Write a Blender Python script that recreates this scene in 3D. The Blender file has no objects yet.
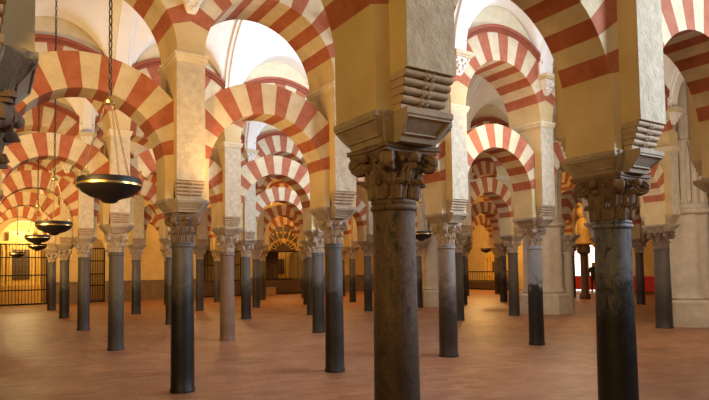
import bpy, math, random
from mathutils import Vector, Matrix
random.seed(7)
SC = bpy.context.scene
COL = SC.collection
PI = math.pi
# ------------------------------------------------------------------ frame
YAW = 0.573245373
A = 2.47479            # column spacing along an arcade
B = 4.972873           # spacing between arcades
X0, Y0 = 0.268126619, 3.79553150
EYE = 1.7
cu, su = math.cos(YAW), math.sin(YAW)

def W(s, n, z=0.0):
    """point s along the arcades, n across them, in world metres"""
    return Vector((X0 + s * cu - n * su, Y0 + s * su + n * cu, z))

# ------------------------------------------------------------------ mesh builder
class MB:
    def __init__(self):
        self.v, self.f, self.m = [], [], []
    def add(self, vs, fs, mi=0):
        b = len(self.v)
        self.v += [tuple(p) for p in vs]
        self.f += [tuple(b + k for k in q) for q in fs]
        self.m += [mi] * len(fs)
        return self
    def box(self, x0, x1, y0, y1, z0, z1, mi=0):
        vs = [(x, y, z) for z in (z0, z1) for y in (y0, y1) for x in (x0, x1)]
        return self.add(vs, [(0, 2, 3, 1), (4, 5, 7, 6), (0, 1, 5, 4), (2, 6, 7, 3), (0, 4, 6, 2), (1, 3, 7, 5)], mi)
    def frustum(self, b, t, z0, z1, mi=0):
        """b, t = (x0,x1,y0,y1) rectangles at z0 and z1"""
        vs = [(b[i], b[2 + j], z0) for j in (0, 1) for i in (0, 1)] + [(t[i], t[2 + j], z1) for j in (0, 1) for i in (0, 1)]
        return self.add(vs, [(0, 2, 3, 1), (4, 5, 7, 6), (0, 1, 5, 4), (2, 6, 7, 3), (0, 4, 6, 2), (1, 3, 7, 5)], mi)
    def lathe(self, prof, seg=24, cx=0, cy=0, mi=0, cap=True, rfun=None):
        vs = []
        for (r, z) in prof:
            for k in range(seg):
                a = 2 * PI * k / seg
                rr = r * (rfun(a) if rfun else 1)
                vs.append((cx + rr * math.cos(a), cy + rr * math.sin(a), z))
        fs = []
        for i in range(len(prof) - 1):
            for k in range(seg):
                k2 = (k + 1) % seg
                fs.append((i * seg + k, i * seg + k2, (i + 1) * seg + k2, (i + 1) * seg + k))
        if cap:
            fs.append(tuple(reversed(range(seg))))
            fs.append(tuple((len(prof) - 1) * seg + k for k in range(seg)))
        return self.add(vs, fs, mi)
    def prism_y(self, poly, y0, y1, mi=0):
        """poly in (x,z), extruded along y"""
        n = len(poly)
        vs = [(x, y0, z) for x, z in poly] + [(x, y1, z) for x, z in poly]
        fs = [tuple(range(n)), tuple(reversed(range(n, 2 * n)))]
        fs += [(i, i + n, (i + 1) % n + n, (i + 1) % n) for i in range(n)]
        return self.add(vs, fs, mi)
    def prism_z(self, poly, z0, z1, mi=0):
        n = len(poly)
        vs = [(x, y, z0) for x, y in poly] + [(x, y, z1) for x, y in poly]
        fs = [tuple(reversed(range(n))), tuple(range(n, 2 * n))]
        fs += [(i, (i + 1) % n, (i + 1) % n + n, i + n) for i in range(n)]
        return self.add(vs, fs, mi)
    def tube(self, pts, r, seg=8, mi=0, closed=False):
        pts = [Vector(p) for p in pts]
        N = len(pts)
        vs, fs = [], []
        for i, p in enumerate(pts):
            if closed:
                d = pts[(i + 1) % N] - pts[i - 1]
            else:
                d = pts[min(i + 1, N - 1)] - pts[max(i - 1, 0)]
            d.normalize()
            up = Vector((0, 0, 1)) if abs(d.z) < .9 else Vector((1, 0, 0))
            a = d.cross(up).normalized(); b = d.cross(a)
            rr = r[i] if isinstance(r, (list, tuple)) else r
            for k in range(seg):
                t = 2 * PI * k / seg
                vs.append(p + a * (rr * math.cos(t)) + b * (rr * math.sin(t)))
        M = N if closed else N - 1
        for i in range(M):
            j = (i + 1) % N
            for k in range(seg):
                k2 = (k + 1) % seg
                fs.append((i * seg + k, i * seg + k2, j * seg + k2, j * seg + k))
        if not closed:
            fs.append(tuple(range(seg)))
            fs.append(tuple(reversed(range((N - 1) * seg, N * seg))))
        return self.add(vs, fs, mi)
    def sphere(self, c, r, seg=12, rings=8, mi=0, sz=1.0):
        prof = []
        for i in range(rings + 1):
            t = -PI / 2 + PI * i / rings
            prof.append((max(1e-4, r * math.cos(t)), c[2] + r * sz * math.sin(t)))
        return self.lathe(prof, seg, c[0], c[1], mi)
    def mesh(self, name, mats, smooth=35):
        me = bpy.data.meshes.new(name)
        me.from_pydata(self.v, [], self.f)
        for m in mats:
            me.materials.append(m)
        if len(mats) > 1:
            for p, k in zip(me.polygons, self.m):
                p.material_index = k
        import bmesh
        bm = bmesh.new(); bm.from_mesh(me)
        bmesh.ops.recalc_face_normals(bm, faces=bm.faces[:])
        bm.to_mesh(me); bm.free()
        if smooth:
            me.polygons.foreach_set('use_smooth', [True] * len(me.polygons))
            me.set_sharp_from_angle(angle=math.radians(smooth))
        me.update()
        return me

def link(name, data, parent=None, loc=(0, 0, 0), rz=0.0):
    o = bpy.data.objects.new(name, data)
    COL.objects.link(o)
    o.location = loc
    o.rotation_euler = (0, 0, rz)
    if parent is not None:
        o.parent = parent
    return o

def thing(name, label, cat, s, n, z=0.0, rot=0.0, group=None, data=None):
    o = link(name, data, None, W(s, n, z), YAW + rot)
    o['label'] = label; o['category'] = cat
    if group: o['group'] = group
    return o

def structure(name, me, s=0, n=0, z=0, parent=None):
    o = link(name, me, parent, W(s, n, z) if parent is None else (0, 0, 0), YAW if parent is None else 0)
    if parent is None: o['kind'] = 'structure'
    return o

# ------------------------------------------------------------------ materials
def new_mat(name):
    m = bpy.data.materials.new(name); m.use_nodes = True
    nt = m.node_tree
    return m, nt, nt.nodes['Principled BSDF']

def ND(nt, typ, **kw):
    n = nt.nodes.new(typ)
    for k, v in kw.items():
        if k in n.inputs: n.inputs[k].default_value = v
        else: setattr(n, k, v)
    return n

def stone(name, c1, c2, scale=6.0, rough=.85, bump=.25, bscale=30.0, detail=6, dist=.02, spots=None):
    m, nt, bs = new_mat(name); L = nt.links.new
    tc = ND(nt, 'ShaderNodeTexCoord')
    no = ND(nt, 'ShaderNodeTexNoise', Scale=scale, Detail=detail, Roughness=.65)
    L(tc.outputs['Object'], no.inputs['Vector'])
    cr = ND(nt, 'ShaderNodeValToRGB')
    cr.color_ramp.elements[0].position = .3; cr.color_ramp.elements[0].color = (*c1, 1)
    cr.color_ramp.elements[1].position = .72; cr.color_ramp.elements[1].color = (*c2, 1)
    L(no.outputs['Fac'], cr.inputs['Fac'])
    out = cr.outputs['Color']
    if spots:
        n2 = ND(nt, 'ShaderNodeTexNoise', Scale=spots[1], Detail=5.0, Roughness=.7)
        L(tc.outputs['Object'], n2.inputs['Vector'])
        r2 = ND(nt, 'ShaderNodeValToRGB')
        r2.color_ramp.elements[0].position = spots[2]; r2.color_ramp.elements[1].position = spots[2] + .12
        L(n2.outputs['Fac'], r2.inputs['Fac'])
        mx = ND(nt, 'ShaderNodeMix', data_type='RGBA')
        L(r2.outputs['Color'], mx.inputs['Factor']); L(out, mx.inputs['A']); mx.inputs['B'].default_value = (*spots[0], 1)
        out = mx.outputs['Result']
    L(out, bs.inputs['Base Color'])
    bs.inputs['Roughness'].default_value = rough
    nb = ND(nt, 'ShaderNodeTexNoise', Scale=bscale, Detail=5.0, Roughness=.7)
    L(tc.outputs['Object'], nb.inputs['Vector'])
    bp = ND(nt, 'ShaderNodeBump', Strength=bump, Distance=dist)
    L(nb.outputs['Fac'], bp.inputs['Height']); L(bp.outputs['Normal'], bs.inputs['Normal'])
    return m

def shaft_mat(name, top, low, zt, soft=.25, rough=.42, mott=.5, vein=None):
    """polished marble with the dark grime of centuries of hands on its lower half"""
    top = tuple(c * .62 for c in top); low = tuple(c * .6 for c in low)
    m, nt, bs = new_mat(name); L = nt.links.new
    tc = ND(nt, 'ShaderNodeTexCoord')
    oi = ND(nt, 'ShaderNodeObjectInfo')
    off = ND(nt, 'ShaderNodeVectorMath', operation='SCALE'); off.inputs['Scale'].default_value = 7.0
    cmb = ND(nt, 'ShaderNodeCombineXYZ'); L(oi.outputs['Random'], cmb.inputs['X']); L(oi.outputs['Random'], cmb.inputs['Z'])
    L(cmb.outputs[0], off.inputs[0])
    ad = ND(nt, 'ShaderNodeVectorMath', operation='ADD'); L(tc.outputs['Object'], ad.inputs[0]); L(off.outputs[0], ad.inputs[1])
    no = ND(nt, 'ShaderNodeTexNoise', Scale=5.0, Detail=8.0, Roughness=.72, Distortion=.6); L(ad.outputs[0], no.inputs['Vector'])
    fine = ND(nt, 'ShaderNodeTexNoise', Scale=38.0, Detail=5.0, Roughness=.7); L(ad.outputs[0], fine.inputs['Vector'])
    sx = ND(nt, 'ShaderNodeSeparateXYZ'); L(tc.outputs['Object'], sx.inputs[0])
    # grime factor: noise pushes the edge up and down
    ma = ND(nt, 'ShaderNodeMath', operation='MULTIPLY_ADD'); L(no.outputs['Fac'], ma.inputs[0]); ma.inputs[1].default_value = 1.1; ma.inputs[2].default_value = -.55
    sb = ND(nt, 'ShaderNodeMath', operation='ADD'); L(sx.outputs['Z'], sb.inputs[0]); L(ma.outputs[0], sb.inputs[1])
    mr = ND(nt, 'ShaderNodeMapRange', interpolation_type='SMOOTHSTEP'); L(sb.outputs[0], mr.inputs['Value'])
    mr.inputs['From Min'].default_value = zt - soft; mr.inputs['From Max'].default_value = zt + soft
    cr = ND(nt, 'ShaderNodeValToRGB')
    cr.color_ramp.elements[0].position = .3; cr.color_ramp.elements[0].color = tuple(c * (1 - mott) for c in top) + (1,)
    cr.color_ramp.elements[1].position = .75; cr.color_ramp.elements[1].color = tuple(min(1, c * (1 + mott * .5)) for c in top) + (1,)
    av = ND(nt, 'ShaderNodeMath', operation='MULTIPLY_ADD'); L(fine.outputs['Fac'], av.inputs[0]); av.inputs[1].default_value = .5
    hv = ND(nt, 'ShaderNodeMath', operation='MULTIPLY'); L(no.outputs['Fac'], hv.inputs[0]); hv.inputs[1].default_value = .5
    L(hv.outputs[0], av.inputs[2]); L(av.outputs[0], cr.inputs['Fac'])
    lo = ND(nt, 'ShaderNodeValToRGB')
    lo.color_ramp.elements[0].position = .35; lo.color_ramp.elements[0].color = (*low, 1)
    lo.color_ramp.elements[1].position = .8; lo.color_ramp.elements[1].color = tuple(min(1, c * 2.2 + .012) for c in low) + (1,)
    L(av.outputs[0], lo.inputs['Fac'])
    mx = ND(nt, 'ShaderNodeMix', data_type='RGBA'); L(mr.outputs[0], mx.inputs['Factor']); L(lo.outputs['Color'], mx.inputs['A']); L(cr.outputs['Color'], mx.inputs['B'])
    out = mx.outputs['Result']
    if vein:
        mp = ND(nt, 'ShaderNodeMapping'); mp.inputs['Scale'].default_value = (1, 1, .35); L(ad.outputs[0], mp.inputs['Vector'])
        vn = ND(nt, 'ShaderNodeTexNoise', Scale=13.0, Detail=6.0, Roughness=.75, Distortion=1.2); L(mp.outputs[0], vn.inputs['Vector'])
        vr = ND(nt, 'ShaderNodeValToRGB'); vr.color_ramp.elements[0].position = .53; vr.color_ramp.elements[1].position = .62
        L(vn.outputs['Fac'], vr.inputs['Fac'])
        m2 = ND(nt, 'ShaderNodeMix', data_type='RGBA'); L(vr.outputs['Color'], m2.inputs['Factor']); L(out, m2.inputs['A']); m2.inputs['B'].default_value = (*vein, 1)
        out = m2.outputs['Result']
    L(out, bs.inputs['Base Color'])
    bs.inputs['Roughness'].default_value = rough; bs.inputs['Specular IOR Level'].default_value = .3
    bp = ND(nt, 'ShaderNodeBump', Strength=.5, Distance=.012); L(fine.outputs['Fac'], bp.inputs['Height']); L(bp.outputs['Normal'], bs.inputs['Normal'])
    return m

def plain(name, c, rough=.5, metal=0.0, emit=0.0):
    m, nt, bs = new_mat(name)
    bs.inputs['Base Color'].default_value = (*c, 1); bs.inputs['Roughness'].default_value = rough; bs.inputs['Metallic'].default_value = metal
    if emit:
        bs.inputs['Emission Color'].default_value = (*c, 1); bs.inputs['Emission Strength'].default_value = emit
    return m

def brick_red():
    m, nt, bs = new_mat('red_brick'); L = nt.links.new
    tc = ND(nt, 'ShaderNodeTexCoord')
    no = ND(nt, 'ShaderNodeTexNoise', Scale=7.0, Detail=6.0, Roughness=.7); L(tc.outputs['Object'], no.inputs['Vector'])
    cr = ND(nt, 'ShaderNodeValToRGB')
    cr.color_ramp.elements[0].position = .3; cr.color_ramp.elements[0].color = (.31, .08, .034, 1)
    cr.color_ramp.elements[1].position = .75; cr.color_ramp.elements[1].color = (.45, .15, .075, 1)
    L(no.outputs['Fac'], cr.inputs['Fac']); L(cr.outputs['Color'], bs.inputs['Base Color'])
    bs.inputs['Roughness'].default_value = .85
    nb = ND(nt, 'ShaderNodeTexNoise', Scale=45.0, Detail=4.0); L(tc.outputs['Object'], nb.inputs['Vector'])
    bp = ND(nt, 'ShaderNodeBump', Strength=.25, Distance=.01); L(nb.outputs['Fac'], bp.inputs['Height']); L(bp.outputs['Normal'], bs.inputs['Normal'])
    return m

def floor_mat():
    m, nt, bs = new_mat('terracotta_floor'); L = nt.links.new
    tc = ND(nt, 'ShaderNodeTexCoord')
    mp = ND(nt, 'ShaderNodeMapping'); mp.inputs['Rotation'].default_value = (0, 0, math.radians(18)); L(tc.outputs['Object'], mp.inputs['Vector'])
    br = ND(nt, 'ShaderNodeTexBrick', Scale=1.0); L(mp.outputs[0], br.inputs['Vector'])
    br.inputs['Brick Width'].default_value = .30; br.inputs['Row Height'].default_value = .15
    br.inputs['Mortar Size'].default_value = .006; br.inputs['Mortar Smooth'].default_value = .3; br.inputs['Bias'].default_value = 0.0
    br.inputs['Color1'].default_value = (.29, .13, .062, 1); br.inputs['Color2'].default_value = (.40, .195, .098, 1); br.inputs['Mortar'].default_value = (.22, .11, .06, 1)
    no = ND(nt, 'ShaderNodeTexNoise', Scale=.9, Detail=8.0, Roughness=.65); L(tc.outputs['Object'], no.inputs['Vector'])
    cr = ND(nt, 'ShaderNodeValToRGB'); cr.color_ramp.elements[0].position = .3; cr.color_ramp.elements[0].color = (.72, .68, .66, 1)
    cr.color_ramp.elements[1].position = .7; cr.color_ramp.elements[1].color = (1.1, 1.08, 1.05, 1); L(no.outputs['Fac'], cr.inputs['Fac'])
    mx = ND(nt, 'ShaderNodeMix', data_type='RGBA', blend_type='MULTIPLY'); mx.inputs['Factor'].default_value = 1
    L(br.outputs['Color'], mx.inputs['A']); L(cr.outputs['Color'], mx.inputs['B']); L(mx.outputs['Result'], bs.inputs['Base Color'])
    n2 = ND(nt, 'ShaderNodeTexNoise', Scale=4.0, Detail=6.0, Roughness=.7); L(tc.outputs['Object'], n2.inputs['Vector'])
    rr = ND(nt, 'ShaderNodeMapRange'); rr.inputs['To Min'].default_value = .36; rr.inputs['To Max'].default_value = .62; L(n2.outputs['Fac'], rr.inputs['Value']); L(rr.outputs[0], bs.inputs['Roughness']); bs.inputs['Specular IOR Level'].default_value = .35
    bp = ND(nt, 'ShaderNodeBump', Strength=.25, Distance=.008)
    a2 = ND(nt, 'ShaderNodeMath', operation='MULTIPLY_ADD'); L(br.outputs['Fac'], a2.inputs[0]); a2.inputs[1].default_value = -1.0; L(n2.outputs['Fac'], a2.inputs[2])
    L(a2.outputs[0], bp.inputs['Height']); L(bp.outputs['Normal'], bs.inputs['Normal'])
    return m

M = {}
M['floor'] = floor_mat()
M['red'] = brick_red()
M['cream'] = stone('cream_limestone', (.50, .40, .25), (.68, .57, .39), 5, .85, .2, 40)
M['plaster'] = stone('ochre_plaster', (.52, .38, .18), (.62, .48, .26), 2.5, .8, .12, 14)
M['pilaster'] = stone('rough_limestone', (.44, .365, .26), (.64, .555, .42), 9, .9, .75, 22, dist=.03, spots=((.34, .27, .19), 14, .62))
M['corbel'] = stone('corbel_stone', (.34, .24, .155), (.52, .39, .265), 8, .85, .4, 30)
M['impost'] = stone('impost_stone', (.27, .21, .145), (.43, .35, .26), 6, .8, .35, 26, spots=((.17, .13, .10), 10, .6))
M['capital'] = stone('capital_marble', (.30, .23, .17), (.52, .42, .32), 12, .75, .4, 40)
M['capital_brown'] = stone('capital_brown_stone', (.11, .07, .042), (.25, .165, .11), 12, .75, .4, 40)
M['vault'] = stone('white_plaster', (.78, .76, .73), (.86, .84, .81), 2, .9, .05, 10)
M['moulding'] = stone('red_moulding', (.26, .06, .03), (.36, .10, .05), 8, .8, .3, 40)
M['cornice'] = stone('cornice_stone', (.58, .48, .30), (.70, .60, .42), 6, .8, .2, 30)
M['bracket'] = stone('white_carved_stone', (.70, .66, .60), (.82, .79, .74), 10, .8, .5, 40)
M['wall'] = stone('ochre_wall', (.50, .36, .16), (.62, .47, .24), 1.5, .85, .1, 12)
M['dado'] = stone('brown_dado', (.13, .085, .05), (.22, .15, .09), 3, .7, .2, 20)
M['pier'] = stone('pale_limestone', (.46, .38, .28), (.62, .53, .41), 4, .85, .25, 24)
M['iron'] = plain('black_iron', (.015, .013, .012), .45, .6)
M['bowl'] = plain('dark_bronze', (.012, .010, .009), .5, .2)
M['brass'] = plain('brass', (.62, .43, .16), .32, .9)
M['chain'] = plain('dark_chain', (.10, .075, .045), .4, .8)
M['gold'] = stone('gilding', (.42, .24, .05), (.72, .47, .13), 14, .42, .4, 40)
M['wood'] = stone('dark_wood', (.045, .024, .012), (.10, .055, .028), 7, .5, .2, 30)
M['oak'] = stone('oak_wood', (.25, .15, .07), (.36, .23, .11), 7, .6, .2, 30)
M['red_cloth'] = plain('red_cloth', (.42, .015, .015), .8)
M['glass'] = plain('milky_glass', (.75, .70, .60), .25)

SH = {
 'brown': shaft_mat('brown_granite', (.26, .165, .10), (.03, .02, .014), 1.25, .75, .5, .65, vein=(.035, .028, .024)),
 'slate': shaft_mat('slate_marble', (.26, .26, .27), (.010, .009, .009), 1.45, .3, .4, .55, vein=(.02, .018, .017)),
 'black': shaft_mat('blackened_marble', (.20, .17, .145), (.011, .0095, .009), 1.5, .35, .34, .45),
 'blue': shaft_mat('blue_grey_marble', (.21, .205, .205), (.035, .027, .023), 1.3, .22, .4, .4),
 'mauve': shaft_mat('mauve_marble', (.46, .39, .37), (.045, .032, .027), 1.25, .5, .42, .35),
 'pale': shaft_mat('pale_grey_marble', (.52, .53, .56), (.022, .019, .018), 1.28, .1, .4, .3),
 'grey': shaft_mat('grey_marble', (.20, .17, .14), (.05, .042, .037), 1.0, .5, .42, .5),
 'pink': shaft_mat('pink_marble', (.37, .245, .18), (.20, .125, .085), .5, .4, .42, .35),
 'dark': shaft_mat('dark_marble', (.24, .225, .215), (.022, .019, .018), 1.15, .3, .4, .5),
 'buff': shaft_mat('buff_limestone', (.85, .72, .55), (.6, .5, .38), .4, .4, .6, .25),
}

# ------------------------------------------------------------------ column parts
ZN, ZC, ZI = 2.03, 2.48, 2.66      # neck, capital top, impost top
def shaft_mesh(kind, r, ZN=ZN):
    rb = r * 1.06
    prof = [(rb * 1.08, 0), (rb * 1.08, .035), (rb * 1.0, .06), (rb, .3), (r * 1.04, .8), (r * 1.0, 1.4), (r * .96, ZN - .07), (r * .98, ZN - .03)]
    return MB().lathe(prof, 40).mesh('shaft', [SH[kind]], 40)

def ring_mesh(r, kind, ZN=ZN):
    prof = [(r * .97, ZN - .03), (r * 1.05, ZN - .022), (r * 1.085, ZN - .008), (r * 1.05, ZN + .008), (r * 1.0, ZN + .014), (r * 1.045, ZN + .028), (r * 1.03, ZN + .04), (r * .98, ZN + .05)]
    return MB().lathe(prof, 40).mesh('neck_ring', [SH[kind]], 60)

def leaf(mb, ang, rb, z0, h, w, out, flare):
    """one acanthus leaf wrapped on the bell: ribbed, lobed, its tip curled outward and down"""
    nu, nv = 7, 9
    grid = []
    for iv in range(nv):
        t = iv / (nv - 1)
        if t < .78:
            q = t / .78
            z = z0 + h * q
            r = rb + flare * q ** 1.6 + .012
        else:
            q = (t - .78) / .22
            z = z0 + h + .16 * h * math.sin(q * PI) - .22 * h * q
            r = rb + flare + .012 + out * (.25 + .75 * q)
            if q == 0: r = rb + flare + .012
        ww = w * (.72 + .5 * math.sin(PI * min(1, t * 1.08)) ** .7) * (1 - .55 * max(0, t - .6) / .4)
        ww *= 1 + .12 * math.sin(t * 5 * PI)
        row = []
        for iu in range(nu):
            u = -1 + 2 * iu / (nu - 1)
            rr = r + .016 * (1 - abs(u)) + .008 * math.cos(u * 3 * PI)
            a = ang + u * ww / max(.06, r)
            row.append((rr * math.cos(a), rr * math.sin(a), z))
        grid.append(row)
    vs = [p for row in grid for p in row]
    ins = []
    for row in grid:
        for p in row:
            l = math.hypot(p[0], p[1]); k = (l - .028) / l
            ins.append((p[0] * k, p[1] * k, p[2] - .006))
    off = len(vs); fs = []
    for i in range(nv - 1):
        for k in range(nu - 1):
            a0, a1, b0, b1 = i * nu + k, i * nu + k + 1, (i + 1) * nu + k, (i + 1) * nu + k + 1
            fs.append((a0, a1, b1, b0)); fs.append((off + a0, off + b0, off + b1, off + a1))
    edge = [k for k in range(nu)] + [i * nu + nu - 1 for i in range(1, nv)] + [(nv - 1) * nu + k for k in range(nu - 2, -1, -1)] + [i * nu for i in range(nv - 2, 0, -1)]
    for i in range(len(edge)):
        a0, a1 = edge[i], edge[(i + 1) % len(edge)]
        fs.append((a0, off + a0, off + a1, a1))
    mb.add(vs + ins, fs)

def capital_mesh(r, mat, ZN=ZN):
    mb = MB()
    zb, zt = ZN + .05, ZC - .05
    H = zt - zb
    prof = [(r * .97, zb), (r * .98, zb + H * .3), (r * 1.05, zb + H * .6), (r * 1.3, zb + H * .88), (r * 1.5, zt)]
    mb.lathe(prof, 32)
    for k in range(8):
        leaf(mb, k * PI / 4 + PI / 8, r * .97, zb, H * .40, r * .36, .042, .012)
    for k in range(8):
        leaf(mb, k * PI / 4, r * .98, zb + H * .30, H * .44, r * .36, .05, .03)
    for k in range(4):      # little helices and a flower under the abacus
        a = k * PI / 2
        mb.sphere((r * 1.62 * math.cos(a), r * 1.62 * math.sin(a), zt - .03), .035, 10, 6)
    # egg and dart ring
    for k in range(20):
        a = 2 * PI * k / 20
        mb.sphere((r * 1.33 * math.cos(a), r * 1.33 * math.sin(a), zb + H * .86), .020, 8, 5)
    return mb.mesh('capital', [mat], 50)

def abacus_mesh(r, mat):
    h = r * 1.58; c = r * 1.38
    poly = []
    for q in range(4):
        a = q * PI / 2
        for t in range(7):
            u = -1 + 2 * t / 6
            d = c + (h - c) * u * u
            x, y = d, u * h * .93
            poly.append((x * math.cos(a) - y * math.sin(a), x * math.sin(a) + y * math.cos(a)))
    mb = MB()
    mb.prism_z([(x * .94, y * .94) for x, y in poly], ZC - .05, ZC - .028)
    mb.prism_z(poly, ZC - .028, ZC)
    return mb.mesh('abacus', [mat], 35)

def volute_mesh(r, mat):
    """corner scroll, built on the +x axis: spiral roll seen from both sides"""
    mb = MB()
    R = r * .46
    cx, cz = r * 1.62, ZC - .05 - R * .72
    prof = []
    for k in range(46):
        t = k / 45
        a = PI * .55 + t * 2 * PI * 2.1
        rr = R * (1 - .82 * t)
        prof.append((cx + rr * math.cos(a), 0, cz + rr * math.sin(a)))
    pts = [(r * 1.15, 0, ZC - .10), (r * 1.4, 0, ZC - .065)] + prof
    for y in (-1, 1):
        mb.tube([(p[0], y * .028, p[2]) for p in pts], [.017] * len(pts), 6)
    n = 18
    mb.add([(cx + R * .86 * math.cos(2 * PI * k / n), -.03, cz + R * .86 * math.sin(2 * PI * k / n)) for k in range(n)] +
           [(cx + R * .86 * math.cos(2 * PI * k / n), .03, cz + R * .86 * math.sin(2 * PI * k / n)) for k in range(n)],
           [tuple(range(n)), tuple(range(2 * n - 1, n - 1, -1))] + [(k, (k + 1) % n, (k + 1) % n + n, k + n) for k in range(n)])
    return mb.mesh('volute', [mat], 50)

def impost_mesh(mat):
    """cross shaped block: two arms under the arches, two under the pilasters, sunk panel on each end"""
    mb = MB()
    zt, zb = ZI, ZC
    def arm(L0, L1, w0, w1, axis):
        for sg in (-1, 1):
            zs = [zb, zb + .03, zt - .035, zt]
            ls = [L0, L0 + .01, L1, L1]; ws = [w0, w0 + .005, w1, w1]
            vs = []
            for z, l, w in zip(zs, ls, ws):
                ring = [(0, -w), (l, -w), (l, w), (0, w)]
                for x, y in ring:
                    x *= sg
                    vs.append((x, y, z) if axis == 0 else (-y, x, z))
            fs = [(0, 3, 2, 1), (12, 13, 14, 15)]
            for i in range(3):
                for k in range(4):
                    k2 = (k + 1) % 4
                    fs.append((i * 4 + k, i * 4 + k2, (i + 1) * 4 + k2, (i + 1) * 4 + k))
            mb.add(vs, fs)
            # raised frame round the sloping end
            fr = .022
            za, zc_ = zb + .045, zt - .05
            la = L0 + .01 + (L1 - L0 - .01) * (za - zb - .03) / (zt - zb - .065)
            lc = L0 + .01 + (L1 - L0 - .01) * (zc_ - zb - .03) / (zt - zb - .065)
            wa = w0 + (w1 - w0) * .15 - .01; wc = w1 - .012
            def P(l, y, z):
                return (sg * l, y, z) if axis == 0 else (-y, sg * l, z)
            def bar(p, q):
                mb.tube([p, q], .009, 5)
            bar(P(la, -wa, za), P(la, wa, za)); bar(P(lc, -wc, zc_), P(lc, wc, zc_))
            bar(P(la, -wa, za), P(lc, -wc, zc_)); bar(P(la, wa, za), P(lc, wc, zc_))
    arm(.215, .315, .18, .25, 0)
    arm(.27, .40, .14, .185, 1)
    mb.frustum((-.2, .2, -.2, .2), (-.27, .27, -.27, .27), zb, zt)
    return mb.mesh('impost_block', [mat], 25)

# ------------------------------------------------------------------ pier and arch parts
HS = A / 2                      # half bay
K = .30                         # half width of the wall where the lower arch starts
TL, TU = .24, .42               # half thickness of the lower and the upper arch
R1i, R1o, Z1 = HS - K, 1.40, 3.08
R2i, R2o, Z2 = HS - .1875, 1.62, 4.65
PW = .19                        # half width of the pilasters
A1 = math.radians(10.0); A2 = math.radians(20.0)

def pier_core_mesh(A1=A1):
    pts = [(-K, ZI), (K, ZI), (K, Z1)]
    for k in range(1, 5):
        a = A1 * k / 4
        pts.append((HS - R1i * math.cos(a), Z1 + R1i * math.sin(a)))
    pts.append((HS - 1.05, Z1 + 1.05 * math.tan(A1)))
    left = [(-x, z) for x, z in reversed(pts[2:])]
    return MB().prism_y(pts + left, -TL, TL).mesh('pier_core', [M['plaster']], 30)

def pilaster_mesh():
    mb = MB()
    c = .012
    poly = [(-PW + c, -TU), (PW - c, -TU), (PW, -TU + c), (PW, TU - c), (PW - c, TU), (-PW + c, TU), (-PW, TU - c), (-PW, -TU + c)]
    mb.prism_z(poly, ZI + .002, 4.53)
    return mb.mesh('pilaster', [M['pilaster'], M['plaster']], 20)

def pilaster_two():
    """front and back faces rough limestone, flanks smooth plaster"""
    mb = MB()
    z0, z1, c = 2.90, 4.53, .012
    mb.box(-PW, PW, -TU + c, TU - c, z0, z1, 1)
    mb.box(-PW + .001, PW - .001, -TL, TL, ZI, z0, 1)
    for sg in (-1, 1):
        y0, y1 = sorted((sg * TU, sg * (TU - c)))
        mb.box(-PW - .004, PW + .004, y0, y1, z0, z1, 0)
    return mb.mesh('pilaster', [M['pilaster'], M['plaster']], 20)

def corbel_mesh(sg):
    mb = MB()
    z0, z1 = ZI, 2.90
    n = 5
    h = (z1 - z0) / n
    for k in range(n):
        zc = z0 + h * (k + .5)
        yo = TL + .045 + (TU - TL - .06) * ((k + .6) / n) ** .7
        w = PW * (.88 + .13 * k / (n - 1))
        # a roll lying along the pilaster
        seg = 14
        ring = []
        for q in range(seg + 1):
            a = -PI / 2 + PI * q / seg
            ring.append((yo - h * .5 + h * .62 * math.cos(a), zc + h * .49 * math.sin(a)))
        ring = [(TL - .02, zc - h * .49)] + ring + [(TL - .02, zc + h * .49)]
        vs = [(-w, sg * y, z) for y, z in ring] + [(w, sg * y, z) for y, z in ring]
        m = len(ring)
        fs = [tuple(range(m)), tuple(range(2 * m - 1, m - 1, -1))] + [(i, (i + 1) % m, (i + 1) % m + m, i + m) for i in range(m)]
        mb.add(vs, fs)
        # carved knot strip down the middle
        for dz in (-.25, .25):
            for dx in (-.022, .022):
                yk = yo - h * .5 + h * .62 * math.cos(math.asin(min(1, abs(dz) / .49)))
                c = Vector((dx, sg * yk, zc + dz * h))
                mb.tube([c + Vector((.014 * math.cos(t * PI / 4), 0, .014 * math.sin(t * PI / 4))) for t in range(8)], .006, 5, closed=True)
    return mb.mesh('roll_corbel', [M['corbel']], 50)

def cornice_mesh():
    mb = MB()
    for (z0, z1, e) in ((4.52, 4.55, .012), (4.55, 4.595, .030), (4.595, 4.64, .045)):
        mb.box(-PW - e, PW + e, -TU - e, TU + e, z0, z1)
    return mb.mesh('cornice', [M['cornice']], 20)

def springer_mesh():
    pts = [(.1875, 4.64)]
    for k in range(0, 7):
        a = A2 * k / 6
        pts.append((HS - R2i * math.cos(a), Z2 + R2i * math.sin(a)))
    top = (0, Z2 + HS * math.tan(A2))
    left = [(-x, z) for x, z in reversed(pts)]
    return MB().prism_y(pts + [top] + left, -TU, TU).mesh('springer', [M['plaster']], 30)

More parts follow.
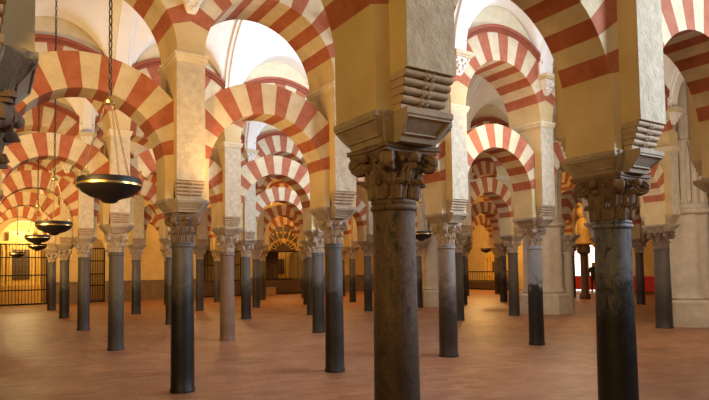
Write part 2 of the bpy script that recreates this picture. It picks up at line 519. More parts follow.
def bracket_mesh(sg):
    """white carved corbel that carries the vault rib"""
    mb = MB()
    prof = [(.055, .02, 5.20), (.08, .05, 5.24), (.10, .085, 5.32), (.15, .12, 5.42), (.17, .15, 5.50)]
    vs = []
    for w, d, z in prof:
        vs += [(-w, sg * (TU - .01), z), (w, sg * (TU - .01), z), (w, sg * (TU + d), z), (-w, sg * (TU + d), z)]
    fs = [(0, 1, 2, 3), tuple(reversed(range(16, 20)))]
    for i in range(4):
        for k in range(4):
            fs.append((i * 4 + k, i * 4 + (k + 1) % 4, (i + 1) * 4 + (k + 1) % 4, (i + 1) * 4 + k))
    mb.add(vs, fs)
    for x, z, d in ((-.10, 5.40, .12), (.10, 5.40, .12), (0, 5.44, .14), (-.06, 5.31, .085), (.06, 5.31, .085), (0, 5.26, .06), (-.14, 5.47, .14), (.14, 5.47, .14), (-.05, 5.37, .10), (.05, 5.37, .10)):
        mb.sphere((x, sg * (TU + d - .005), z), .034, 8, 6)
    b = MB()
    b.v, b.f, b.m = mb.v, mb.f, mb.m
    y0, y1 = sorted((sg * (TU - .01), sg * (TU + .19)))
    b.box(-.20, .20, y0, y1, 5.50, 5.53, 1)
    y0, y1 = sorted((sg * (TU - .01), sg * (TU + .215)))
    b.box(-.225, .225, y0, y1, 5.53, 5.60, 1)
    return b.mesh('carved_bracket', [M['bracket'], M['cornice']], 40)

def ring_mesh_arch(name, Ri, Ro, zc, a0, nv, T, clip, sub=5):
    mb = MB()
    a1 = PI - a0
    N = nv * sub
    def P(k):
        a = a0 + (a1 - a0) * k / N
        c, s_ = math.cos(a), math.sin(a)
        ro = Ro if abs(c) < 1e-6 else min(Ro, clip / abs(c))
        return (Ri * c, zc + Ri * s_), (ro * c, zc + ro * s_)
    for v in range(nv):
        mi = 0 if v % 2 == 0 else 1
        for q in range(sub):
            k = v * sub + q
            (i0, o0), (i1, o1) = P(k), P(k + 1)
            vs = [(p[0], y, p[1]) for y in (-T, T) for p in (i0, o0, o1, i1)]
            fs = [(0, 1, 2, 3), (7, 6, 5, 4), (0, 3, 7, 4), (1, 5, 6, 2)]
            if k == 0: fs.append((0, 4, 5, 1))
            if k == N - 1: fs.append((3, 2, 6, 7))
            mb.add(vs, fs, mi)
    # weld
    me = bpy.data.meshes.new(name)
    me.from_pydata(mb.v, [], mb.f)
    me.materials.append(M['red']); me.materials.append(M['cream'])
    me.polygons.foreach_set('material_index', mb.m)
    import bmesh
    bm = bmesh.new(); bm.from_mesh(me)
    bmesh.ops.remove_doubles(bm, verts=bm.verts[:], dist=1e-5)
    bmesh.ops.recalc_face_normals(bm, faces=bm.faces[:])
    bm.to_mesh(me); bm.free()
    me.polygons.foreach_set('use_smooth', [True] * len(me.polygons))
    me.set_sharp_from_angle(angle=math.radians(30))
    return me

def moulding_mesh():
    mb = MB()
    amin = math.acos(HS / R2o)
    N = 44
    prof = [(R2o - .02, TU + .0), (R2o - .02, TU + .03), (R2o + .05, TU + .03), (R2o + .06, TU + .06), (R2o + .12, TU + .06), (R2o + .12, TU - .03)]
    for sg in (-1, 1):
        vs, fs = [], []
        m = len(prof)
        for k in range(N + 1):
            a = amin + (PI - 2 * amin) * k / N
            for r, y in prof:
                x = max(-HS, min(HS, r * math.cos(a)))
                vs.append((x, sg * y, Z2 + r * math.sin(a)))
        for k in range(N):
            for i in range(m):
                fs.append((k * m + i, k * m + (i + 1) % m, (k + 1) * m + (i + 1) % m, (k + 1) * m + i))
        mb.add(vs, fs)
        for k in range(60):     # dentils
            a = amin + (PI - 2 * amin) * (k + .5) / 60
            r = R2o + .015
            c = Vector((r * math.cos(a), sg * (TU + .035), Z2 + r * math.sin(a)))
            if abs(c.x) > HS - .03: continue
            d = Vector((math.cos(a), 0, math.sin(a))) * .02; t = Vector((-math.sin(a), 0, math.cos(a))) * .014; y = Vector((0, .018, 0))
            vs = [c + d * i + t * j + y * l for i in (-1, 1) for j in (-1, 1) for l in (-1, 1)]
            mb.add(vs, [(0, 1, 3, 2), (4, 6, 7, 5), (0, 4, 5, 1), (2, 3, 7, 6), (0, 2, 6, 4), (1, 5, 7, 3)])
    return mb.mesh('moulding', [M['moulding']], 30)

def lunette_mesh():
    amin = math.acos(HS / R2o)
    low = []
    N = 30
    for k in range(N + 1):
        a = amin + (PI - 2 * amin) * k / N
        low.append((R2o * math.cos(a), Z2 + R2o * math.sin(a)))
    mb = MB()
    T = TU - .03
    ztop = 7.0
    for k in range(N):
        p, q = low[k], low[k + 1]
        mb.prism_y([(p[0], p[1]), (p[0], ztop), (q[0], ztop), (q[0], q[1])], -T, T)
    return mb.mesh('lunette_wall', [M['cornice']], 30)

P_CORE = pier_core_mesh(); P_CORE0 = pier_core_mesh(math.radians(14.5)); P_PIL = pilaster_two(); P_COR = cornice_mesh(); P_SPR = springer_mesh()
P_CB = [corbel_mesh(-1), corbel_mesh(1)]; P_BR = [bracket_mesh(-1), bracket_mesh(1)]
P_LOW = ring_mesh_arch('voussoir_ring', R1i, R1o, Z1, A1, 15, TL, 1.052)
P_LOW0 = ring_mesh_arch('voussoir_ring', R1i, R1o, Z1, math.radians(14.5), 15, TL, 1.052)
P_UP = ring_mesh_arch('voussoir_ring', R2i, R2o, Z2, A2, 13, TU, HS)
P_MOU = moulding_mesh(); P_LUN = lunette_mesh()
P_IMP = {'d': impost_mesh(M['impost'])}
CACHE = {}
def cached(key, fn):
    if key not in CACHE: CACHE[key] = fn()
    return CACHE[key]

def column(i, j, kind, r, label, group, capm='capital', rot=0.0):
    t = thing('column', label, 'column', i * A + (.045 if (i, j) == (-1, 0) else 0), j * B, 0, 0, group)
    rk = round(r, 3); zn = 2.09 if (i, j) == (0, 0) else ZN
    link('shaft', cached(('s', kind, rk, zn), lambda: shaft_mesh(kind, rk, zn)), t)
    link('neck_ring', cached(('n', kind, rk, zn), lambda: ring_mesh(rk, kind, zn)), t)
    cap = link('capital', cached(('c', capm, rk, zn), lambda: capital_mesh(rk, M[capm], zn)), t, rz=rot)
    if j > 0: cap.scale = (.86, .86, 1)
    link('abacus', cached(('a', capm, rk), lambda: abacus_mesh(rk, M[capm])), cap)
    for q in range(4):
        link('volute', cached(('v', capm, rk), lambda: volute_mesh(rk, M[capm])), cap, rz=PI / 4 + q * PI / 2)
    link('impost_block', P_IMP['d'], t)
    return t

def pier(i, j, label, group):
    t = thing('pier', label, 'pier', i * A + (.045 if (i, j) == (-1, 0) else 0), j * B, 0, 0, group)
    link('pier_core', P_CORE0 if j == 0 else P_CORE, t); link('pilaster', P_PIL, t)
    for q in (0, 1): link('roll_corbel', P_CB[q], t)
    link('cornice', P_COR, t); link('springer', P_SPR, t)
    for q in (0, 1): link('carved_bracket', P_BR[q], t)
    return t

def lower_arch(i, j, label, group):
    t = thing('lower_arch', label, 'arch', (i + .5) * A, j * B, 0, 0, group)
    link('voussoir_ring', P_LOW0 if j == 0 else P_LOW, t)
    return t

def upper_arch(i, j, label, group):
    t = thing('upper_arch', label, 'arch', (i + .5) * A, j * B, 0, 0, group)
    link('voussoir_ring', P_UP, t); link('moulding', P_MOU, t); link('lunette_wall', P_LUN, t)
    return t

# ------------------------------------------------------------------ the arcades
ORD = ['first', 'second', 'third', 'fourth', 'fifth', 'sixth', 'seventh', 'eighth', 'ninth', 'tenth', 'eleventh', 'twelfth']
ROWN = ['nearest arcade', 'second arcade back', 'third arcade back', 'fourth arcade back', 'fifth arcade back', 'sixth arcade back']
KIND = {(-1, 0): ('brown', .15), (0, 0): ('brown', .147), (1, 0): ('slate', .160), (2, 0): ('slate', .15),
        (0, 1): ('black', .152), (1, 1): ('blue', .146), (2, 1): ('mauve', .163), (3, 1): ('pale', .147), (4, 1): ('dark', .15), (5, 1): ('grey', .19),
        (0, 2): ('grey', .150), (1, 2): ('pink', .165), (2, 2): ('blue', .155), (3, 2): ('dark', .15), (4, 2): ('grey', .15), (5, 2): ('grey', .165),
        (0, 3): ('grey', .155), (1, 3): ('blue', .155), (2, 3): ('dark', .16), (3, 3): ('blue', .15), (4, 3): ('dark', .15), (5, 3): ('dark', .15)}
ADJ = {'brown': 'mottled brown granite', 'slate': 'slate grey marble, blackened below,', 'black': 'brown-grey marble, black below,', 'blue': 'blue-grey marble', 'mauve': 'pale mauve marble', 'pale': 'pale blue-grey marble, black below,',
       'grey': 'grey marble', 'pink': 'pinkish brown marble', 'dark': 'dark marble', 'buff': 'pale buff stone'}
BIG = {(0, 0): 'thick mottled brown column filling the middle foreground, under a rough stone pier',
       (1, 0): 'slate grey column, black at its foot, large in the right foreground',
       (-1, 0): 'nearest dark stone column cut off by the left edge of the photo',
       (2, 0): 'column next to the right foreground column, just past the photo edge',
       (0, 1): 'slender column with black lower shaft, beneath the big bowl lamp on its right',
       (1, 1): 'blue-grey column under the right end of the large central arch',
       (2, 1): 'pale mauve column just right of the thick brown foreground column',
       (3, 1): 'column with pale blue-grey upper half and crisp black lower half',
       (1, 2): 'pinkish brown column without black stain, between the black and the blue-grey columns',
       (0, 2): 'grey column directly below the big bowl lamp',
       (5, 1): 'short grey column set against the pale clustered pier at far right'}
rows = {0: range(-1, 3), 1: range(-1, 6), 2: range(-1, 6), 3: range(-1, 6), 4: range(-1, 10), 5: range(-1, 10)}
extra = {2: (7, 8, 9), 3: (6, 7, 8, 9, 10)}
def kind_of(i, j):
    if (i, j) in KIND: return KIND[(i, j)]
    return (('dark', 'blue', 'grey', 'dark')[(i * 3 + j * 5) % 4], .15 + .006 * ((i + j) % 3))
cells = [(i, j) for j, rg in rows.items() for i in list(rg) + list(extra.get(j, ()))]
for (i, j) in cells:
    kd, r = kind_of(i, j)
    pos = ORD[i] if i >= 0 else None
    if (i, j) in BIG: lab = BIG[(i, j)]
    elif pos: lab = '%s column, %s from the left in the %s' % (ADJ[kd], pos, ROWN[j])
    else: lab = '%s column past the left photo edge, at the start of the %s' % (ADJ[kd].split(',')[0], ROWN[j])
    grp = 'columns of the ' + ROWN[j]
    cm = 'capital_brown' if j == 0 or (i, j) in ((0, 1), (5, 1)) else 'capital'
    column(i, j, kd, r, lab, grp, cm, rot=0.0)
    if (i, j) == (0, 0): lab = 'rough pier with roll corbel above the thick brown foreground column'
    elif (i, j) == (1, 0): lab = 'pier with brightly lit carved front above the right foreground column'
    elif (i, j) == (-1, 0): lab = 'dark shaded pier cutting into the top left corner'
    elif pos: lab = 'stone pier above the %s column of the %s' % (pos, ROWN[j])
    else: lab = 'stone pier past the left photo edge in the %s' % ROWN[j]
    pier(i, j, lab, 'piers of the ' + ROWN[j])
S = set(cells)
bays = sorted((i, j) for (i, j) in S if (i + 1, j) in S)
bays = sorted(set(bays) - {(5, 3)} | {(6, 2)})
for (i, j) in bays:
    where = '%s bay from the left in the %s' % (ORD[i + 1], ROWN[j])
    la = {(0, 1): 'large red and cream lower arch in the centre, over the receding golden nave',
          (-1, 1): 'broad orange and cream lower arch behind the big bowl lamp',
          (2, 1): 'red and white lower arch left of the pale blue-grey column',
          (0, 0): 'wide lower arch soffit spanning between the two foreground columns',
          (1, 0): 'dark striped lower arch cut off by the upper right corner',
          (-1, 0): 'lower arch springing left from the thick brown foreground column'}.get((i, j), 'striped lower arch of the ' + where)
    lower_arch(i, j, la, 'lower arches of the ' + ROWN[j])
    ua = {(0, 1): 'striped upper arch framing the bright white vault',
          (-1, 1): 'striped upper arch above the broad orange lower arch at left',
          (2, 1): 'glowing orange striped upper arch right of centre'}.get((i, j), 'striped upper arch of the ' + where)
    upper_arch(i, j, ua, 'upper arches of the ' + ROWN[j])

# ------------------------------------------------------------------ setting: floor, vaults, walls
S0, S1 = -7.0, 30.0
NB = 6 * B
fl = MB().box(S0, S1, -9.5, NB + 4.5, -.2, 0)
structure('floor', fl.mesh('floor', [M['floor']], 0))

def vault_mesh(k):
    n0, n1 = k * B + TU - .02, (k + 1) * B - TU + .02
    mid, hw = (n0 + n1) / 2, (n1 - n0) / 2
    H = 2.0
    ss = []
    s = -2 * A
    step = A / 26
    while s < 10.5 * A:
        ss.append(s); s += step
    nn = [mid - hw * math.cos(PI * q / 40) for q in range(41)]
    vs, fs = [], []
    for s in ss:
        b = (s / A - .5) - round(s / A - .5)
        d = abs(b * A)
        zl = 5.55 + 1.25 * math.sqrt(max(0, 1 - (d / 1.08) ** 2)) if d < 1.08 else 5.5
        for n in nn:
            q = (n - mid) / hw
            zb = 5.6 + H * math.sqrt(max(0, 1 - q * q))
            slope = .10 * (1 - abs(q)) * hw
            vs.append((s, n, max(zb, zl + slope if d < 1.08 else 0)))
    m = len(nn)
    for a in range(len(ss) - 1):
        for b_ in range(m - 1):
            fs.append((a * m + b_, a * m + b_ + 1, (a + 1) * m + b_ + 1, (a + 1) * m + b_))
    return MB().add(vs, fs).mesh('ceiling', [M['vault']], 40)

def rib_mesh(k):
    n0, n1 = k * B + TU - .02, (k + 1) * B - TU + .02
    mid, hw = (n0 + n1) / 2, (n1 - n0) / 2
    mb = MB()
    prof = [(-.20, .0), (-.20, -.05), (-.13, -.05), (-.12, -.09), (.12, -.09), (.13, -.05), (.20, -.05), (.20, 0)]
    N = 40; vs, fs = [], []
    m = len(prof)
    for q in range(N + 1):
        t = PI * q / N
        for x, d in prof:
            vs.append((x, mid - (hw + d) * math.cos(t), 5.6 + (2.0 + d) * math.sin(t)))
    for q in range(N):
        for a in range(m - 1):
            fs.append((q * m + a, q * m + a + 1, (q + 1) * m + a + 1, (q + 1) * m + a))
    return MB().add(vs, fs).mesh('rib', [M['vault']], 30)

for k in range(-1, 6):
    c = structure('ceiling', vault_mesh(k))
    rm = rib_mesh(k)
    for i in range(-1, 10):
        r_ = link('rib', rm, c, (i * A, 0, 0))

# closing side wall at the far end of the naves' cross direction (the chapels)
def wall_back():
    mb = MB()
    # openings: (s0, s1, arch) in the wall; solid runs between them
    ops = [(-1.9, .22, 3.2), (2.1, 2.95, 2.95), (8.0, 10.7, 2.75), (11.4, 15.7, 2.75)]
    x = S0
    for s0, s1, zt in ops:
        mb.box(x, s0, 0, .5, 0, 7.6, 0)
        # arched head
        c, r = (s0 + s1) / 2, (s1 - s0) / 2
        hgt = min(r, 1.6)
        N = 16
        for k in range(N):
            a0, a1 = PI * k / N, PI * (k + 1) / N
            p = (c + r * math.cos(a0), zt + hgt * math.sin(a0)); q = (c + r * math.cos(a1), zt + hgt * math.sin(a1))
            mb.prism_y([p, (p[0], 7.6), (q[0], 7.6), q], 0, .5)
        x = s1
    mb.box(x, S1, 0, .5, 0, 7.6, 0)
    return mb.mesh('wall_back', [M['wall']], 20)
structure('wall_back', wall_back(), 0, NB)
bd = MB()
for s0, s1 in ((S0, -1.9), (.22, 2.1), (2.95, 8.0), (10.7, 11.4), (15.7, S1)):
    bd.box(s0, s1, -.05, 0, 0, 1.05)
    bd.box(s0, s1, -.08, 0, 1.05, 1.12)
structure('baseboard_back', bd.mesh('baseboard_back', [M['dado']], 0), 0, NB)
structure('wall_right', MB().box(0, .4, -9, NB + 4, 0, 8).mesh('wall_right', [M['wall']], 0), 27.6, 0)
dm = MB()
for n0 in (16.9, 18.1): dm.box(-.03, .0, n0, n0 + .7, .05, 2.75)
structure('window_1', dm.mesh('window_1', [plain('daylight_pane', (1.0, .95, .86), .5, 0, 2.2)], 0), 27.6, 0)
fm = MB()
for n0 in (16.9, 18.1):
    fm.box(-.10, 0, n0 - .14, n0, 0, 2.9); fm.box(-.10, 0, n0 + .7, n0 + .84, 0, 2.9); fm.box(-.10, 0, n0 - .14, n0 + .84, 2.75, 2.95)
structure('trim_1', fm.mesh('trim_1', [M['pier']], 0), 27.6, 0)
ch = MB()
ch.box(S0, S1, 3.6, 4.0, -.2, 7.6); ch.box(S0, S1, .5, 4.0, 7.3, 7.6)
for s in (S0, 1.2, 4.8, 11.0, 17.0): ch.box(s, s + .25, .5, 3.6, 0, 7.6)
structure('wall_chapels', ch.mesh('wall_chapels', [M['wall']], 0), 0, NB)

# ------------------------------------------------------------------ gothic clustered piers
def clustered_pier(s, n, label, R=.62, sl=1.0):
    t = thing('clustered_pier', label, 'pier', s, n, 0, 0, 'pale clustered piers')
    lob = lambda a: 1 + .13 * abs(math.sin(4 * a)) ** .6 - .06
    oct_ = lambda a: 1 / max(.925, math.cos(((a + PI / 8) % (PI / 4)) - PI / 8))
    link('plinth', MB().lathe([(R * 1.16, 0), (R * 1.16, .36), (R * 1.12, .42), (R * 1.12, .62), (R * 1.03, .70)], 48, rfun=oct_).mesh('plinth', [M['pier']], 30), t)
    link('drum', MB().lathe([(R * .98, .68), (R * 1.04, .74), (R * .96, .82), (R * .93, .9), (R * .93, 2.95)], 96, rfun=lambda a: 1 + .045 * math.cos(8 * a)).mesh('drum', [M['pier']], 40), t)
    link('ring_moulding', MB().lathe([(R * .93, 2.92), (R * 1.06, 2.98), (R * 1.08, 3.06), (R * .98, 3.12), (R * 1.0, 3.2), (R * .9, 3.24)], 48).mesh('ring_moulding', [M['pier']], 40), t)
    link('core', MB().lathe([(R * .72, 3.2), (R * .72, 7.4)], 32).mesh('core', [M['pier']], 40), t)
    cm = MB().lathe([(.10, 3.2), (.10, 3.3), (.075, 3.36), (.075, 4.55), (.10, 4.6), (.085, 4.66), (.13, 4.86), (.14, 4.92), (.08, 4.94), (.08, 7.4)], 14).mesh('colonnette', [M['pier']], 40)
    for q in range(12):
        a = 2 * PI * q / 12
        link('colonnette', cm, t, (R * .78 * math.cos(a), R * .78 * math.sin(a), 0))
    return t
clustered_pier(13.55, 1 * B, 'pale clustered stone pier on octagonal plinth at the right edge')
clustered_pier(13.95, 2 * B, 'pale clustered pier behind the black and blue-grey column', .72)
clustered_pier(13.35, 3 * B, 'pale clustered pier between the brown foreground and mauve columns', .6)
# pale engaged column standing on the right of the middle pier
t = column(5.78, 1.86, 'buff', .16, 'slender pale buff column attached to the right of the clustered pier', 'pale shafts by the clustered piers')

# ------------------------------------------------------------------ lamps
def chain_mb(z0, z1, R=.018, pitch=.045, x=0, y=0, th=.005):
    mb = MB()
    n = max(2, int((z1 - z0) / pitch)); p = (z1 - z0) / n
    for k in range(n):
        zc = z0 + p * (k + .5)
        pts = []
        for q in range(10):
            a = 2 * PI * q / 10
            u, w = R * .62 * math.cos(a), (p * .62) * math.sin(a)
            pts.append((x + (u if k % 2 else 0), y + (0 if k % 2 else u), zc + w))
        mb.tube(pts, th, 5, closed=True)
    return mb

def slant_chain(p, q, R=.014, pitch=.034, th=.004):
    p, q = Vector(p), Vector(q)
    d = (q - p); L_ = d.length; d.normalize()
    a = d.cross(Vector((0, 0, 1))).normalized(); b = d.cross(a)
    n = int(L_ / pitch); st = L_ / n
    mb = MB()
    for k in range(n):
        c = p + d * (st * (k + .5))
        e = a if k % 2 else b
        mb.tube([c + e * (R * .62 * math.cos(2 * PI * t / 10)) + d * (st * .62 * math.sin(2 * PI * t / 10)) for t in range(10)], th, 4, closed=True)
    return mb

D = .275
def lamp_meshes():
    m = {}
    b = MB()
    prof = [(.035, -.165), (.06, -.158), (.075, -.14), (.085, -.132), (.17, -.105), (.235, -.065), (.265, -.025), (D, -.008), (D + .002, .030), (D - .004, .058), (D - .014, .062), (D - .022, .05), (D - .03, -.015), (.2, -.06), (.05, -.10)]
    b.lathe(prof, 48)
    m['bowl'] = b.mesh('bowl', [M['bowl']], 40)
    m['rim'] = MB().lathe([(D - .001, -.012), (D + .004, -.009), (D + .004, .008), (D - .001, .011)], 48, cap=False).mesh('rim_band', [M['brass']], 40)
    m['oil'] = MB().lathe([(.001, .0), (D - .03, .0)], 32, cap=False).mesh('glass_disc', [M['glass']], 40)
    m['hub'] = MB().lathe([(.010, .74), (.045, .752), (.052, .775), (.03, .80), (.012, .83)], 16).mesh('hub', [M['brass']], 40)
    m['hang'] = slant_chain((D - .01, 0, .03), (.035, 0, .765)).mesh('hanger_chain', [plain('dull_brass', (.36, .26, .12), .45, .7)], 40)
    f = MB().tube([(D - .006, 0, .03), (D - .006, 0, .115)], .006, 6)
    f.tube([(D - .006, -.03, .085), (D - .006, .03, .085)], .006, 6)
    f.sphere((D - .006, 0, .125), .013, 8, 6)
    m['fin'] = f.mesh('finial', [M['brass']], 40)
    m['chain'] = chain_mb(.82, 5.05, .024, .075, th=.0065).mesh('chain', [M['chain']], 40)
    return m
LM = lamp_meshes()
def lamp(s, n, z, label, rot=0.0):
    t = thing('hanging_lamp', label, 'lamp', s, n, z, rot, 'hanging bowl lamps')
    b = link('bowl', LM['bowl'], t); link('rim_band', LM['rim'], b); link('glass_disc', LM['oil'], b)
    link('hub', LM['hub'], t); link('chain', LM['chain'], t)
    for q in range(3):
        link('hanger_chain', LM['hang'], t, rz=q * 2 * PI / 3)
        link('finial', LM['fin'], b, rz=q * 2 * PI / 3 + PI / 3)
    return t
lamp(-1.37, .5 * B, 2.475, 'large black bowl lamp with brass rim on a long chain, nearest', .65)
lamp(-1.40, 1.5 * B, 2.45, 'second black bowl lamp, hanging left of and behind the largest lamp', .4)
lamp(-1.33, 2.5 * B, 2.50, 'third black bowl lamp, the upper of two close together at left', .4)
lamp(-1.02, 3.5 * B, 2.50, 'fourth black bowl lamp, just under another at far left', .2)
lamp(-1.40, 4.5 * B, 2.38, 'smallest bowl lamp at far left in front of the gilded chapel grille', .4)
lamp(6.40, 1.5 * B, 2.45, 'bowl lamp half hidden behind the thick brown foreground column', .4)
lamp(18.84, 3.5 * B, 2.45, 'distant bowl lamp beneath the orange arches right of centre', .4)
lamp(7.0, 4.5 * B, 2.35, 'distant dark bowl lamp beside the pinkish brown column', .4)

# ------------------------------------------------------------------ gates and chapel fittings
def gate(s0, s1, zt, n, label, nb, rails, metal, lower=None, arch=None, name='iron_gate'):
    t = thing(name, label, 'gate', s0, n)
    w = s1 - s0
    fr = MB(); h = .035
    fr.box(0, h * 2, -h, h, 0, zt); fr.box(w - h * 2, w, -h, h, 0, zt); fr.box(0, w, -h, h, zt - .07, zt); fr.box(0, w, -h, h, 0, .08)
    link('gate_frame', fr.mesh('gate_frame', [M['iron']], 0), t)
    bm_ = MB().lathe([(.014, .06), (.014, zt * .45), (.024, zt * .47), (.014, zt * .49), (.014, zt - .06)], 8).mesh('bar', [metal], 40)
    for k in range(nb):
        link('bar', bm_, t, (.07 + (w - .14) * (k + .5) / nb, 0, 0))
    for z in rails:
        link('rail', MB().box(.05, w - .05, -.025, .025, z - .03, z + .03).mesh('rail', [metal], 0), t)
    if lower:
        link('lower_panel', MB().box(.05, w - .05, -.02, .02, .06, lower).mesh('lower_panel', [M['wood']], 0), t)
    if arch:
        c, R = w / 2, arch
        a = MB()
        a.tube([(c + R * math.cos(PI * k / 24), 0, zt + R * .78 * math.sin(PI * k / 24)) for k in range(25)], .04, 6)
        for k in range(1, 10):
            th = PI * k / 10
            a.tube([(c + .25 * R * math.cos(th), 0, zt + .2 * R * math.sin(th)), (c + R * math.cos(th), 0, zt + R * .78 * math.sin(th))], .03, 5)
        for k in range(16):     # scrolls
            th = PI * (k + .5) / 16
            for rr in (.45, .72):
                p = (c + rr * R * math.cos(th), zt + rr * R * .78 * math.sin(th))
                q0 = .085
                a.tube([(p[0] + q0 * (1 - t_ / 14) * math.cos(t_), 0, p[1] + q0 * (1 - t_ / 14) * math.sin(t_)) for t_ in [x * .6 for x in range(20)]], .022, 5)
        a.sphere((c, 0, zt + R * .30), .2, 12, 8)
        link('dark_backing', MB().prism_y([(c + R * .98 * math.cos(PI * k / 24), zt + R * .76 * math.sin(PI * k / 24)) for k in range(25)], .06, .10).mesh('dark_backing', [M['wood']], 0), t)  # dark sheet added behind the lunette to shut out the chapel light
        link('gilded_lunette', a.mesh('gilded_lunette', [M['gold']], 40), t)
    return t
gate(-1.9, .22, 3.1, NB + .1, 'tall chapel grille at far left before a bright golden chapel', 14, (.75, 1.5, 2.4), M['iron'])
gate(2.1, 2.95, 2.9, NB + .1, 'narrow iron grille door in the ochre wall', 6, (.9, 1.5, 2.2), M['iron'])
gate(8.0, 10.7, 2.75, NB + .1, 'dark iron gate left of the gilded gate, behind columns', 12, (.95, 1.9), M['iron'], .9)
gate(11.4, 15.7, 2.75, NB + .1, 'dark gate under a gilded lunette at the end of the central vista', 14, (.95,), M['iron'], .9, arch=2.1)

# altarpieces behind the left and the central gate
def altar(s, n, w, h, label, cloth='red_cloth'):
    t = thing('altarpiece', label, 'altarpiece', s, n)
    link('altar_table', MB().box(-w * .5, w * .5, -.45, .25, 0, .95).mesh('altar_table', [M[cloth]], 0), t)
    link('retable', MB().box(-w * .5, w * .5, .05, .22, .95, h).box(-w * .56, w * .56, 0, .25, h, h + .16).box(-w * .3, w * .3, .03, .2, h + .16, h + .7).mesh('retable', [M['gold']], 0), t)
    link('painted_panel', MB().box(-w * .22, w * .22, .02, .06, 1.25, h - .3).mesh('painted_panel', [M['wood']], 0), t)
    cm = MB().lathe([(.10, .95), (.10, 1.05), (.065, 1.12), (.075, 1.8), (.06, h - .2), (.10, h - .1), (.11, h)], 14).mesh('altar_column', [M['gold']], 40)
    for x in (-.46, -.32, .32, .46): link('altar_column', cm, t, (x * w, -.04, 0))
    return t
altar(-.85, NB + 3.0, 1.9, 3.2, 'gilded altarpiece with pale altar front behind the far left grille', 'gold')
altar(14.7, NB + 3.0, 1.5, 2.6, 'gilded altarpiece behind the central gilded gate', 'wood')
t = thing('wooden_screen', 'dark panelled wooden screen behind the left of the central gate', 'screen', 12.6, NB + 1.2)
sm = MB().box(-1.1, 1.1, -.04, .04, 0, 2.65)
for q in range(4):
    for z in (.15, 1.0, 1.85): sm.box(-1.0 + q * .52, -.6 + q * .52, -.07, -.04, z, z + .7)
link('panelling', sm.mesh('panelling', [M['wood']], 0), t)
link('top_rail', MB().box(-1.15, 1.15, -.07, .07, 2.65, 2.75).mesh('top_rail', [M['wood']], 0), t)

t = thing('wooden_chest', 'small pale wooden chest at the foot of the central gate', 'chest', 12.35, NB - .5)
link('body', MB().box(-.28, .28, -.2, .2, .03, .42).mesh('body', [M['oak']], 0), t)
link('lid', MB().box(-.30, .30, -.22, .22, .42, .48).mesh('lid', [M['oak']], 0), t)

# ------------------------------------------------------------------ right distance: barrier, altar grille, visitor
gate(0, 4.2, 1.25, 0, 'low dark grille at the end of the right-hand vista', 18, (.6,), M['iron'], .55, name='choir_grille')
g = bpy.data.objects['choir_grille']; g.location = W(25.9, 22.0); g.rotation_euler = (0, 0, YAW + PI / 2)
altar(26.9, 24.2, 2.2, 2.2, 'gilded altar beyond the low dark grille, right of centre', 'gold').rotation_euler = (0, 0, YAW - PI / 2)

t = thing('rope_barrier', 'red draped barrier behind the dark columns right of the middle', 'barrier', 27.0, 16.2)
link('cloth', MB().box(-.08, .08, -3.6, 3.6, .15, .95).mesh('cloth', [M['red_cloth']], 0), t)
pm = MB().lathe([(.14, 0), (.14, .03), (.03, .06), (.03, 1.0), (.05, 1.03), (.01, 1.08)], 12).mesh('post', [M['brass']], 40)
for y in (-3.6, -1.2, 1.2, 3.6): link('post', pm, t, (-.12, y, 0))

def person(s, n, label):
    t = thing('person', label, 'person', s, n)
    me = bpy.data.meshes.new('body')
    V = [(0, 0, .95), (0, 0, 1.18), (0, 0, 1.40), (0, .01, 1.50), (0, .02, 1.60), (0, .02, 1.70),
         (.19, 0, 1.40), (.24, .02, 1.13), (.22, .10, .90), (-.19, 0, 1.40), (-.24, .02, 1.13), (-.22, .10, .90),
         (.09, 0, .90), (.10, .02, .50), (.10, -.01, .09), (.11, .12, .03), (-.09, 0, .90), (-.10, -.05, .50), (-.10, -.10, .09), (-.11, .02, .03)]
    Ed = [(0, 1), (1, 2), (2, 3), (3, 4), (4, 5), (2, 6), (6, 7), (7, 8), (2, 9), (9, 10), (10, 11), (0, 12), (12, 13), (13, 14), (14, 15), (0, 16), (16, 17), (17, 18), (18, 19)]
    Rr = [.16, .14, .17, .06, .10, .085, .075, .055, .04, .075, .055, .04, .10, .07, .05, .04, .10, .07, .05, .04]
    me.from_pydata(V, Ed, [])
    o = link('body', me, t)
    md = o.modifiers.new('skin', 'SKIN'); md.use_smooth_shade = True
    for k, v in enumerate(me.skin_vertices[0].data): v.radius = (Rr[k], Rr[k])
    me.skin_vertices[0].data[0].use_root = True
    sd = o.modifiers.new('sub', 'SUBSURF'); sd.levels = 1; sd.render_levels = 1
    me.materials.append(plain('black_clothes', (.02, .02, .022), .8))
    link('head', MB().sphere((0, .03, 1.60), .098, 14, 10, sz=1.2).sphere((0, .135, 1.59), .018, 8, 6).mesh('head', [plain('skin', (.45, .28, .2), .6)], 40), t)
    link('hair', MB().sphere((0, 0, 1.635), .104, 14, 10, sz=1.0).mesh('hair', [plain('hair', (.03, .02, .015), .6)], 40), t)
    return t
person(26.2, 16.4, 'visitor in black clothes standing before the red barrier').rotation_euler = (0, 0, YAW + 2.2)

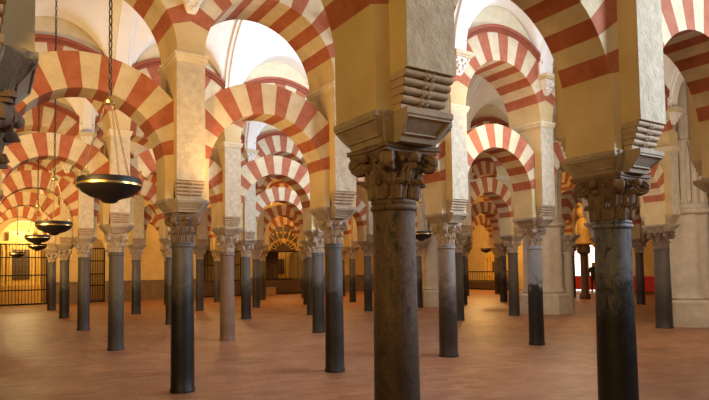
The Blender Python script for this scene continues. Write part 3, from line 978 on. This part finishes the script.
t = thing('lit_edge_stand_in', 'tall gold turned shape standing for an orange-lit arch edge left of the right foreground column', 'ornament', 21.5, 2.75 * B)  # gold turned form stands in for an arch edge lit orange
link('post', MB().lathe([(.24, 0), (.24, .2), (.17, .3), (.17, 2.1), (.30, 2.2), (.30, 2.5), (.22, 2.52)], 20).mesh('post', [M['wood']], 40), t)
link('knop', MB().lathe([(.22, 2.5), (.40, 2.62), (.36, 2.8), (.30, 3.0), (.34, 3.3), (.28, 3.7), (.14, 3.85), (.24, 3.95), (.30, 4.12), (.24, 4.3), (.12, 4.4), (.2, 4.48), (.22, 4.58), (.08, 4.66)], 20).mesh('knop', [M['gold']], 40), t)
link('flame', MB().lathe([(.08, 4.62), (.15, 4.8), (.16, 5.05), (.11, 5.35), (.03, 5.65), (.005, 5.75)], 16).mesh('flame', [M['gold']], 40), t)

# ------------------------------------------------------------------ light
def area(name, s, n, z, to, size, power, col, spread=180):
    l = bpy.data.lights.new(name, 'AREA'); l.shape = 'DISK'; l.size = size; l.energy = power; l.color = col
    l.spread = math.radians(spread)
    o = bpy.data.objects.new(name, l); COL.objects.link(o)
    p = W(s, n, z); o.location = p
    o.rotation_euler = (W(*to) - p).to_track_quat('-Z', 'Y').to_euler()
    return o
def point(name, s, n, z, power, col, r=.25):
    l = bpy.data.lights.new(name, 'POINT'); l.energy = power; l.color = col; l.shadow_soft_size = r
    o = bpy.data.objects.new(name, l); COL.objects.link(o); o.location = W(s, n, z)
    return o
COOL = (.70, .83, 1.0); WARM = (1.0, .61, .22); ORANGE = (1.0, .56, .17); NEUT = (1.0, .78, .55)
# daylight from the doors and skylights to the right
area('daylight', 5.6, -3.2, 4.2, (2.4, -.4, 3.6), 1.4, 130, (.70, .84, 1.0), 100)
area('daylight', 7.6, 1.5, 4.2, (2.6, B, 3.2), 1.2, 150, COOL, 120)
area('daylight', 6.2, 6.6, 3.8, (1.4, 2 * B, 3.2), 1.2, 85, COOL, 120)
area('daylight', 8.4, 11.5, 4.4, (3.6, 3 * B, 4.4), 1.2, 130, COOL, 130)
area('uplight', .45, 4.0, 2.75, (1.75, 4.8, 5.3), .3, 26, WARM)
point('daylight', 6.2, 2.5, 6.2, 125, COOL, .4)
point('daylight', 3.6, 7.4, 6.4, 200, COOL, .4)
point('daylight', 9.8, 12.4, 6.0, 160, COOL, .4)
# warm floods on the left of each nave
area('flood', -5.0, -2.8, 3.4, (1.0, -.2, 3.2), 1.2, 125, (1.0, .62, .17))
for k, pw in ((0, 84), (1, 110), (2, 125), (3, 140), (4, 165), (5, 190)):
    area('flood', -3.4, k * B + 1.3, 2.7, (1.2, (k + 1) * B + .1, 5.0), 1.0, pw, WARM, 116)
for s, k, pw in ((7, 4, 190), (13, 4, 190), (7, 5, 190), (14, 5, 220), (11.5, 3, 120), (18, 3, 170), (20, 2, 150), (23.5, 4, 800)):
    point('lamp_glow', s, (k + .5) * B, 4.6, pw, ORANGE, .3)
area('uplight', 5.35, 4.0, 4.1, (6.9, 5.0, 5.6), .3, 15, ORANGE)
area('floor_fill', 1.5, -4.0, 6.5, (1.5, -1.0, 0), 3.5, 70, NEUT)
point('daylight', 11.6, 7.0, 3.2, 110, (1.0, .80, .56), .3)  # added warm fill for the middle clustered pier, not daylight
point('daylight', 10.6, 1.6, 3.2, 250, (1.0, .82, .6), .3)  # unseen warm source, put in to brighten the pier at the right edge
point('chapel_lamp', -.85, NB + 1.7, 4.0, 420, (1.0, .76, .34), .2)
point('chapel_lamp', 14.6, NB + 1.6, 3.0, 55, WARM, .2)
point('chapel_lamp', 2.5, NB + 1.7, 3.4, 60, WARM, .2)

w = bpy.data.worlds.new('world'); SC.world = w; w.use_nodes = True
w.node_tree.nodes['Background'].inputs['Color'].default_value = (1.0, .82, .62, 1)
w.node_tree.nodes['Background'].inputs['Strength'].default_value = .05

# ------------------------------------------------------------------ camera
cam = bpy.data.cameras.new('camera'); co = bpy.data.objects.new('camera', cam); COL.objects.link(co)
cam.sensor_fit = 'HORIZONTAL'; cam.sensor_width = 36.0
cam.lens = 565.26857 / 709 * 36.0
cam.shift_y = 39.96 / 709
PIT, ROLL = .046837538, .014874306
cp, sp = math.cos(PIT), math.sin(PIT)
right = Vector((1, 0, 0)); up = Vector((0, -sp, cp)); back = Vector((0, -cp, -sp))
r2 = right * math.cos(ROLL) - up * math.sin(ROLL); u2 = right * math.sin(ROLL) + up * math.cos(ROLL)
mw = Matrix.Identity(4)
for a_ in range(3):
    mw[a_][0], mw[a_][1], mw[a_][2] = r2[a_], u2[a_], back[a_]
mw[2][3] = EYE
co.matrix_world = mw
cam.clip_start = .05
SC.camera = co

# ------------------------------------------------------------------ view
SC.view_settings.view_transform = 'Standard'
SC.view_settings.look = 'None'
SC.view_settings.gamma = 1.0
SC.view_settings.use_curve_mapping = False
SC.view_settings.exposure = 0.0
SC.cycles.use_denoising = True
SC.cycles.max_bounces = 6
SC.cycles.diffuse_bounces = 4
SC.cycles.sample_clamp_indirect = 6.0
